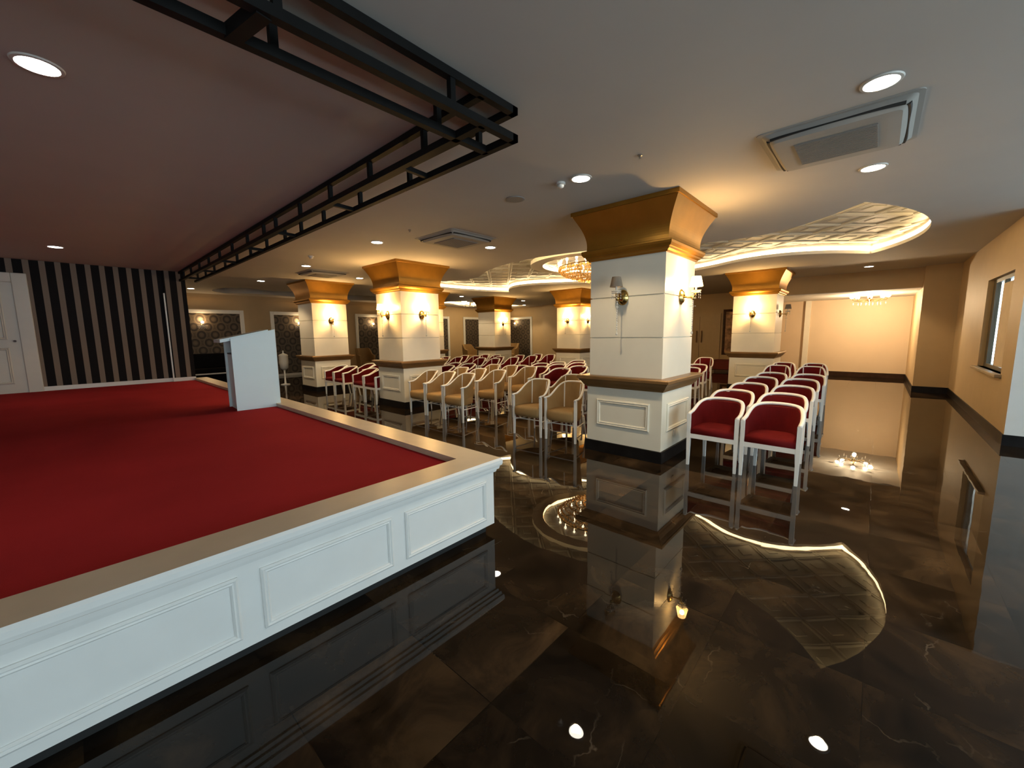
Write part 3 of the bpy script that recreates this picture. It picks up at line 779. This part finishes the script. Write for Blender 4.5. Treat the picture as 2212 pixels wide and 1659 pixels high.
def small_chandelier(label, loc, drop, first=[None], energy=25):
    if first[0] is not None: c = dup(first[0], loc, .3, label)
    else:
        c = thing('arm_chandelier', label, 'chandelier', loc, 0, 'small crystal chandeliers'); first[0] = c
        bm = BM(); lathe(bm, [(.05, 0), (.05, -.02), (.012, -.03), (.012, -drop)], 12); lathe(bm, [(.001, -.1), (.05, -.05), (.03, 0), (.02, .05)], 12, (0, 0, -drop)); obj('stem', bm, M['brass'], c, smooth=True)
        for k in range(8):
            a = k*PI/4; bm = BM(); tube(bm, [(0, 0, -drop), (.18*math.cos(a), .18*math.sin(a), -drop-.06), (.36*math.cos(a), .36*math.sin(a), -drop-.03), (.40*math.cos(a), .40*math.sin(a), -drop+.03)], .009, 6); obj('arm', bm, M['brass'], c)
        for k in range(8):
            a = k*PI/4; bm = BM(); bmesh.ops.create_uvsphere(bm, u_segments=10, v_segments=7, radius=.058); bmesh.ops.translate(bm, verts=bm.verts[:], vec=(.40*math.cos(a), .40*math.sin(a), -drop+.085)); obj('bulb', bm, M['bulb'], c, smooth=True)
        bm = BM()
        for k in range(16):
            a = k*PI/8; lathe(bm, [(.001, -.05), (.014, 0), (.001, .03)], 6, ((.2 if k % 2 else .36)*math.cos(a), (.2 if k % 2 else .36)*math.sin(a), -drop-.12))
        obj('crystal_drops', bm, M['crystal'], c)
    lt = bpy.data.lights.new('chandelier_glow', 'POINT'); lt.energy = energy; lt.color = (1, .72, .42); lt.shadow_soft_size = .04
    lo = bpy.data.objects.new('chandelier_glow', lt); link(lo); lo.location = (loc[0], loc[1], loc[2]-drop-.22 if loc[2] < 2.7 else loc[2]-drop-.3)
small_chandelier('small crystal chandelier with globe bulbs hanging in the bright recess', (16.0, .25, 2.62), .14, energy=190)
small_chandelier('small crystal chandelier hanging beside the distant column in the far corner', (14.4, 16.0, ZT), .62, energy=25)

# ------------------------------------------------------------------ lectern
def build_lectern():
    l = thing('lectern', 'white box lectern with slanted top standing on the red carpet', 'lectern', (1.488, 6.55, .57), math.radians(-3.0))
    W, D, H0, H1, T = .55, .52, 1.008, 1.132, .021
    def side(y):
        bm = BM(); pts = [(0, 0), (W, 0), (W, H1), (0, H0)]
        loft(bm, [[(x, yy, z) for x, z in pts] for yy in (y, y+T)]); obj('side_panel', bm, M['lectern'], l)
    side(0); side(D-T)
    obj('front_panel', B(W-T, W-.002, T, D-T, .03, H1-.02), M['lectern'], l)
    obj('back_panel', B(.03, .03+T, T, D-T, 0.0, .80), M['lectern'], l)
    obj('shelf', B(.03, W-T, T, D-T, .78, .80), M['lectern_dark'], l)
    bm = BM(); s = (H1-H0)/W
    loft(bm, [[(x, y, H0+s*x+dz) for x, y in ((-.115, T+.004), (W-.08, T+.004), (W-.08, D-T-.004), (-.115, D-T-.004))] for dz in (-.030, .014)]); obj('slanted_top', bm, M['lectern'], l)
build_lectern()

# ------------------------------------------------------------------ chairs (face -x, origin at front centre on the floor)
def shell(bm, plan, zr, zb, n, shrink, th):
    outer_t, outer_b, inner_t, inner_b = [], [], [], []
    for i in range(n+1):
        th_ = PI*i/n; x, y = plan(th_); z = zr(x)
        for lst, sc, zz in ((outer_t, 1.0, z), (outer_b, shrink, zb), (inner_t, 1-th, z), (inner_b, shrink-th, zb)):
            lst.append((0.02+(x-.02)*sc if x > .02 else x, y*sc, zz))
    mid = lambda a, b_, t: [tuple(p*(1-t)+q_*t for p, q_ in zip(u, v)) for u, v in zip(a, b_)]
    loops = [outer_b, mid(outer_b, outer_t, .5), outer_t, inner_t, mid(inner_t, inner_b, .5), inner_b, outer_b]
    rows = [[bm.verts.new(p) for p in lp] for lp in loops]
    for a, b_ in zip(rows, rows[1:]):
        for i in range(n): bm.faces.new((a[i], a[i+1], b_[i+1], b_[i]))
    for e in (0, n): bm.faces.new([r[e] for r in rows[:-1]])
    bmesh.ops.remove_doubles(bm, verts=bm.verts[:], dist=1e-6)
    return bm

def cushion(bm, outline, levels):
    return loft(bm, [[(.22+(x-.22)*sc, y*sc, z) for x, y in outline] for z, sc in levels])

def make_tub(kind):
    fab = M['beige_fabric'] if kind == 'beige' else M['red_fabric']
    t = thing('tub_chair', '', 'chair')
    D, W = .47, .259
    plan = lambda a: (D*abs(math.sin(a))**.85, W*math.copysign(abs(math.cos(a))**.92, math.cos(a)))
    zr = lambda x: .632+.208*smooth01(x/D, .12, .93)
    n = 26
    obj('upholstered_back', shell(BM(), plan, zr, .32, n, .86, .09), fab, t, smooth=False)
    bm = BM(); pts = [(-.035, W, .632)]+[(*plan(PI*i/n), zr(plan(PI*i/n)[0])+.008) for i in range(n+1)]+[(-.035, -W, .632)]
    tube(bm, pts, .018, 8, flat=.8); obj('arm_rail', bm, M['chair_white'], t, smooth=True)
    out = []
    for i in range(13):
        a = PI*i/12; out.append((.40*abs(math.sin(a))**.8, .235*math.copysign(abs(math.cos(a))**.8, math.cos(a))))
    out = [(-.035, .215), ]+out[:]+[(-.035, -.215)] if False else [(-.04, .20), (-.02, .225)]+out[1:-1]+[(-.02, -.225), (-.04, -.20), (-.052, -.1), (-.055, 0), (-.052, .1)]
    bm = BM(); cushion(bm, out, [(.30, .90), (.315, .97), (.36, 1.0), (.42, 1.0), (.448, .97), (.462, .88), (.466, .6)]); obj('seat', bm, fab, t, smooth=True)
    for s in (1, -1):
        bm = BM(); loft(bm, [[(x, s*.254+y, z) for x, y in ((-h, -h), (h, -h), (h, h), (-h, h))] for h, z in ((.013, 0), (.018, .3), (.018, .628))]); obj('leg', bm, M['chair_white'], t)
        bm = BM(); tube(bm, [(.46, s*.175, 0), (.42, s*.155, .33)], [.011, .016], 8); obj('leg', bm, M['chair_white'], t)
        # rail-to-seat slat at the corner of the back
        x, y = plan(PI*.30) ; y *= s
        bm = BM(); tube(bm, [(.02+(x-.02)*.895, y*.895, zr(x)), (.02+(x-.02)*.80, y*.80, .45)], .0095, 6); obj('slat', bm, M['chair_white'], t)
        bm = BM(); tube(bm, [(0, s*.258, .235), (.435, s*.162, .225)], .007, 6); obj('stretcher', bm, M['chair_white'], t)
    bm = BM(); tube(bm, [(0, -.262, .262), (0, .262, .262)], .0075, 6); obj('stretcher', bm, M['chair_white'], t)
    return t

def make_low():
    fab = M['red_fabric']
    t = thing('armchair', '', 'chair')
    D, W = .46, .258
    sg = lambda v, p: math.copysign(abs(v)**p, v)
    plan = lambda a: (D*abs(math.sin(a))**.58, W*sg(math.cos(a), .62))
    zr = lambda x: .628+.122*smooth01(x/D, .08, .92)
    n = 28
    obj('upholstered_back', shell(BM(), plan, lambda x: zr(x)-.008, .375, n, .93, .10), fab, t)
    bm = BM(); pts = [(*plan(PI*i/n), zr(plan(PI*i/n)[0])) for i in range(n+1)]
    pts = [(x_, y_, z_+.022*smooth01(x_/D, .3, .95)*(1-(y_/W)**2)) for x_, y_, z_ in pts]
    pts = [(-.02, W, .628)]+pts+[(-.02, -W, .628)]
    tube(bm, pts, .0215, 8, flat=.85); obj('arm_rail', bm, M['chair_white'], t, smooth=True)
    out = [(-.015, .232)]+[(.40*abs(math.sin(PI*i/12))**.58, .24*sg(math.cos(PI*i/12), .62)) for i in range(1, 12)]+[(-.015, -.232)]
    bm = BM(); cushion(bm, out, [(.385, .98), (.39, 1.0), (.44, 1.0), (.46, .97), (.472, .88), (.476, .6)]); obj('seat', bm, fab, t, smooth=True)
    bm = BM(); box(bm, -.018, .012, -.255, .255, .335, .388)
    box(bm, .36, .39, -.20, .20, .335, .388)
    for s in (1, -1): bar(bm, (0, s*.25, .3615), (.38, s*.21, .3615), .045)
    obj('apron', bm, M['chair_white'], t)
    for s in (1, -1):
        bm = BM(); loft(bm, [[(x+dx, s*yc+y, z) for x, y in ((-h, -h), (h, -h), (h, h), (-h, h))] for h, z, dx, yc in ((.014, 0, -.004, .255), (.020, .33, 0, .255), (.020, .45, 0, .255), (.021, .622, -.004, .257))]); obj('leg', bm, M['chair_white'], t)
        bm = BM(); loft(bm, [[(x+dx, s*yc+y, z) for x, y in ((-h, -h), (h, -h), (h, h), (-h, h))] for h, z, dx, yc in ((.014, 0, .46, .205), (.020, .36, .40, .195), (.017, .74, .435, .19))]); obj('leg', bm, M['chair_white'], t)
    return t

PRO = {}
def place(kind, x, y, label, group, rz=0.0):
    if kind not in PRO:
        PRO[kind] = make_low() if kind == 'low' else make_tub(kind)
        o = PRO[kind]; o.location = (x, y, 0); o.rotation_euler = (0, 0, rz); o['label'] = label; o['group'] = group
    else: dup(PRO[kind], (x, y, 0), rz, label, group)
NTH = ['first', 'second', 'third', 'fourth', 'fifth', 'sixth', 'seventh', 'eighth']
J = lambda: random.uniform(-.012, .012)
# right block by the aisle
for r, (x, yr, yl) in enumerate([(4.90, .765, 1.335), (5.78, .83, 1.41), (6.75, .85, 1.42), (7.82, .89, 1.46), (8.78, .88, 1.46)]):
    for y, side in ((yr, 'right'), (yl, 'left')):
        place('low', x, y, 'red armchair, %s from the front, %s column of the right aisle block' % (NTH[r], side), 'low red armchairs', J()*.5)
for r, (x, yr, yl) in enumerate([(9.75, .94, 1.52), (10.72, .98, 1.55)]):
    for y, side in ((yr, 'right'), (yl, 'left')):
        place('red', x, y, 'red tub chair, %s row, behind the %s column of the aisle block' % (['first', 'last'][r], side), 'red tub chairs', J())
# beige front rows between the two near columns
yn = {6.84: 'nearest the two-lamp column', 6.27: 'in the middle of the left three', 5.70: 'at the right of the left three'}
for r, x in enumerate([4.66, 5.53, 6.54]):
    for y, d in yn.items(): place('beige', x, y+(.02 if r else 0), 'beige tub chair with white arms, %s row, %s' % (NTH[r], d), 'beige tub chairs', J())
place('beige', 4.72, 3.98, 'beige tub chair in the front row, left of the pair beside the front column', 'beige tub chairs', .08)
place('beige', 4.77, 3.38, 'beige tub chair in the front row touching the large front column', 'beige tub chairs', .06)
place('beige', 5.62, 3.97, 'beige tub chair behind the front-row pair, partly hidden by the front column', 'beige tub chairs', .02)
# red low armchairs in the middle block behind the beige ones
for r, row in enumerate([[(7.40, 6.72), (7.45, 6.12), (7.32, 5.40), (7.45, 4.42)], [(8.3, 6.77), (8.25, 6.16), (8.1, 5.42)], [(8.95, 6.66), (9.0, 6.03)], [(9.85, 6.58)]]):
    for k, (x, y) in enumerate(row):
        place('low', x, y, 'red armchair, %s row behind the beige chairs, %s from the left' % (NTH[r], NTH[k]), 'low red armchairs', J()*.5)
# behind the big column
place('low', 9.12, 3.12, 'red armchair nearest behind the right edge of the large front column', 'low red armchairs')
place('low', 10.12, 3.27, 'red armchair with white arm showing just right of the large front column', 'low red armchairs')
place('red', 11.72, 3.56, 'red tub chair seen between the front column and the far right column', 'red tub chairs')
place('red', 11.5, 4.14, 'red tub chair cut off by the right edge of the large front column', 'red tub chairs')
# left block between the columns nearest the stage
for r, (x, n) in enumerate([(4.66, 4), (5.5, 4), (6.35, 2), (7.1, 2)]):
    for k, y in enumerate([10.93, 10.36, 9.31, 8.74][:n] if r < 2 else [8.98, 8.38]):
        place('low', x, y, 'red armchair between the two stage-side columns, %s row, %s from the left' % (NTH[r], NTH[k]), 'low red armchairs', J()*.5)
# far red tub chairs
for r, row in enumerate([[(8.08, 10.64), (8.12, 10.06), (8.22, 9.08), (8.25, 8.50)], [(8.92, 10.66), (8.93, 10.08), (8.98, 9.03), (9.05, 8.45)], [(9.72, 10.45), (9.70, 9.86), (10.08, 9.10), (10.04, 8.51)], [(10.92, 8.98), (10.90, 8.40)]]):
    for k, (x, y) in enumerate(row):
        place('red', x, y, 'red tub chair in the far left seating, %s row, %s from the left' % (NTH[r], NTH[k]), 'red tub chairs', J())

# ------------------------------------------------------------------ far furniture
def lounge(label, loc, rz, first=[None]):
    if first[0] is not None: return dup(first[0], loc, rz, label)
    t = thing('lounge_chair', label, 'armchair', loc, rz, 'tall beige lounge chairs'); first[0] = t
    plan = lambda a: (.62*abs(math.sin(a))**.5, .36*math.copysign(abs(math.cos(a))**.6, math.cos(a)))
    obj('upholstered_back', shell(BM(), plan, lambda x: .72+.32*smooth01(x/.62, .2, .8), .12, 24, .9, .2), M['beige_fabric'], t)
    out = [(-.05, .28)]+[(.5*abs(math.sin(PI*i/12))**.5, .29*math.copysign(abs(math.cos(PI*i/12))**.6, math.cos(PI*i/12))) for i in range(1, 12)]+[(-.05, -.28)]
    bm = BM(); cushion(bm, out, [(.14, .97), (.16, 1), (.40, 1), (.44, .96), (.45, .8)]); obj('seat', bm, M['beige_fabric'], t)
    for x, y in ((.04, .28), (.04, -.28), (.48, .22), (.48, -.22)):
        bm = BM(); tube(bm, [(x, y, 0), (x, y, .16)], .02, 8); obj('leg', bm, M['dark_wood'], t)
lounge('tall beige lounge chair before the wallpaper between the two lit columns', (8.65, 16.3, 0), PI/2)
lounge('tall beige lounge chair left of the distant column in the far corner', (14.75, 16.3, 0), PI/2)
lounge('tall beige lounge chair right of the distant column in the far corner', (16.9, 15.5, 0), 0.1)
def sofa():
    t = thing('wall_sofa', 'black upholstered wall sofa on a pale plinth below the patterned wallpaper', 'sofa', (3.2, 17.0, 0))
    obj('base', B(-1.05, 1.0, .05, .72, 0.0, .32), M['black_fabric'], t)
    obj('trim_rail', B(-1.05, 1.0, -.03, .72, .32, .36), M['white'], t)
    bm = BM(); box(bm, -1.05, 1.0, 0, .72, .36, .52); obj('seat', bm, M['black_fabric'], t, bevel=.03)
    bm = BM(); box(bm, -1.05, 1.0, .55, .76, .52, 1.02); obj('backrest', bm, M['black_fabric'], t, bevel=.03)
sofa()
def bench():
    t = thing('upholstered_bench', 'red cloth bench against the far wall beside the far right column', 'bench', (17.2, 4.25, 0))
    obj('seat', B(0, .6, -.55, .55, .08, .46), M['red_bench'], t, bevel=.02); obj('base', B(.05, .58, -.5, .5, 0, .08), M['dark_wood'], t)
bench()
def picture():
    t = thing('framed_picture', 'tall dark framed picture on the far wall beside the far right column', 'picture', (XF, 4.40, .62))
    bm = BM(); ramp_frame(bm, -.35, .35, 0, 1.85, .10, .04, lambda u, v, h: (-h, u, v)); obj('frame', bm, M['dark_wood'], t)
    obj('canvas', B(-.012, 0, -.27, .27, .08, 1.77), M['picture'], t)
picture()
def urn():
    t = thing('champagne_stand', 'pale covered bucket on a slim stand behind the lectern', 'stand', (4.72, 14.5, 0))
    bm = BM(); lathe(bm, [(.14, 0), (.14, .02), (.03, .04), (.02, .3), (.03, .5)], 14); obj('stand', bm, M['chair_white'], t, smooth=True)
    bm = BM(); lathe(bm, [(.06, .5), (.12, .56), (.14, .75), (.135, .95), (.145, .97)], 16); obj('bucket', bm, M['plastic'], t, smooth=True)
    bm = BM(); lathe(bm, [(.145, .97), (.11, 1.01), (.03, 1.04), (.02, 1.08), (.03, 1.10), (.001, 1.14)], 16); obj('lid', bm, M['plastic'], t, smooth=True)
urn()

# ------------------------------------------------------------------ daylight and camera
w = bpy.data.worlds.new('sky'); S.world = w; w.use_nodes = True
bg = w.node_tree.nodes['Background']; bg.inputs['Color'].default_value = (.80, .92, 1.0, 1); bg.inputs['Strength'].default_value = 7.2

cam = bpy.data.cameras.new('camera'); co = bpy.data.objects.new('camera', cam); link(co)
yaw, pitch, roll = 0.73800221, -0.12562331, -0.01223887
fw = Vector((math.cos(yaw)*math.cos(pitch), math.sin(yaw)*math.cos(pitch), math.sin(pitch)))
r = Vector((math.sin(yaw), -math.cos(yaw), 0)); u = r.cross(fw)
r2 = r*math.cos(roll)+u*math.sin(roll); u2 = u*math.cos(roll)-r*math.sin(roll)
mw = Matrix((r2, u2, -fw)).transposed().to_4x4(); mw.translation = (0, 0, 1.6)
co.matrix_world = mw
cam.sensor_fit = 'HORIZONTAL'; cam.sensor_width = 36; cam.lens = 863.975/2212*36; cam.clip_start = .05; cam.clip_end = 200
S.camera = co
S.view_settings.view_transform = 'Standard'; S.view_settings.look = 'None'; S.view_settings.gamma = 1; S.view_settings.exposure = 0.15
S.view_settings.use_curve_mapping = False
S.cycles.use_adaptive_sampling = True; S.cycles.adaptive_threshold = 0.025
S.cycles.max_bounces = 8; S.cycles.diffuse_bounces = 4; S.cycles.glossy_bounces = 4; S.cycles.transmission_bounces = 4
S.cycles.sample_clamp_indirect = 6; S.cycles.caustics_reflective = False; S.cycles.caustics_refractive = False
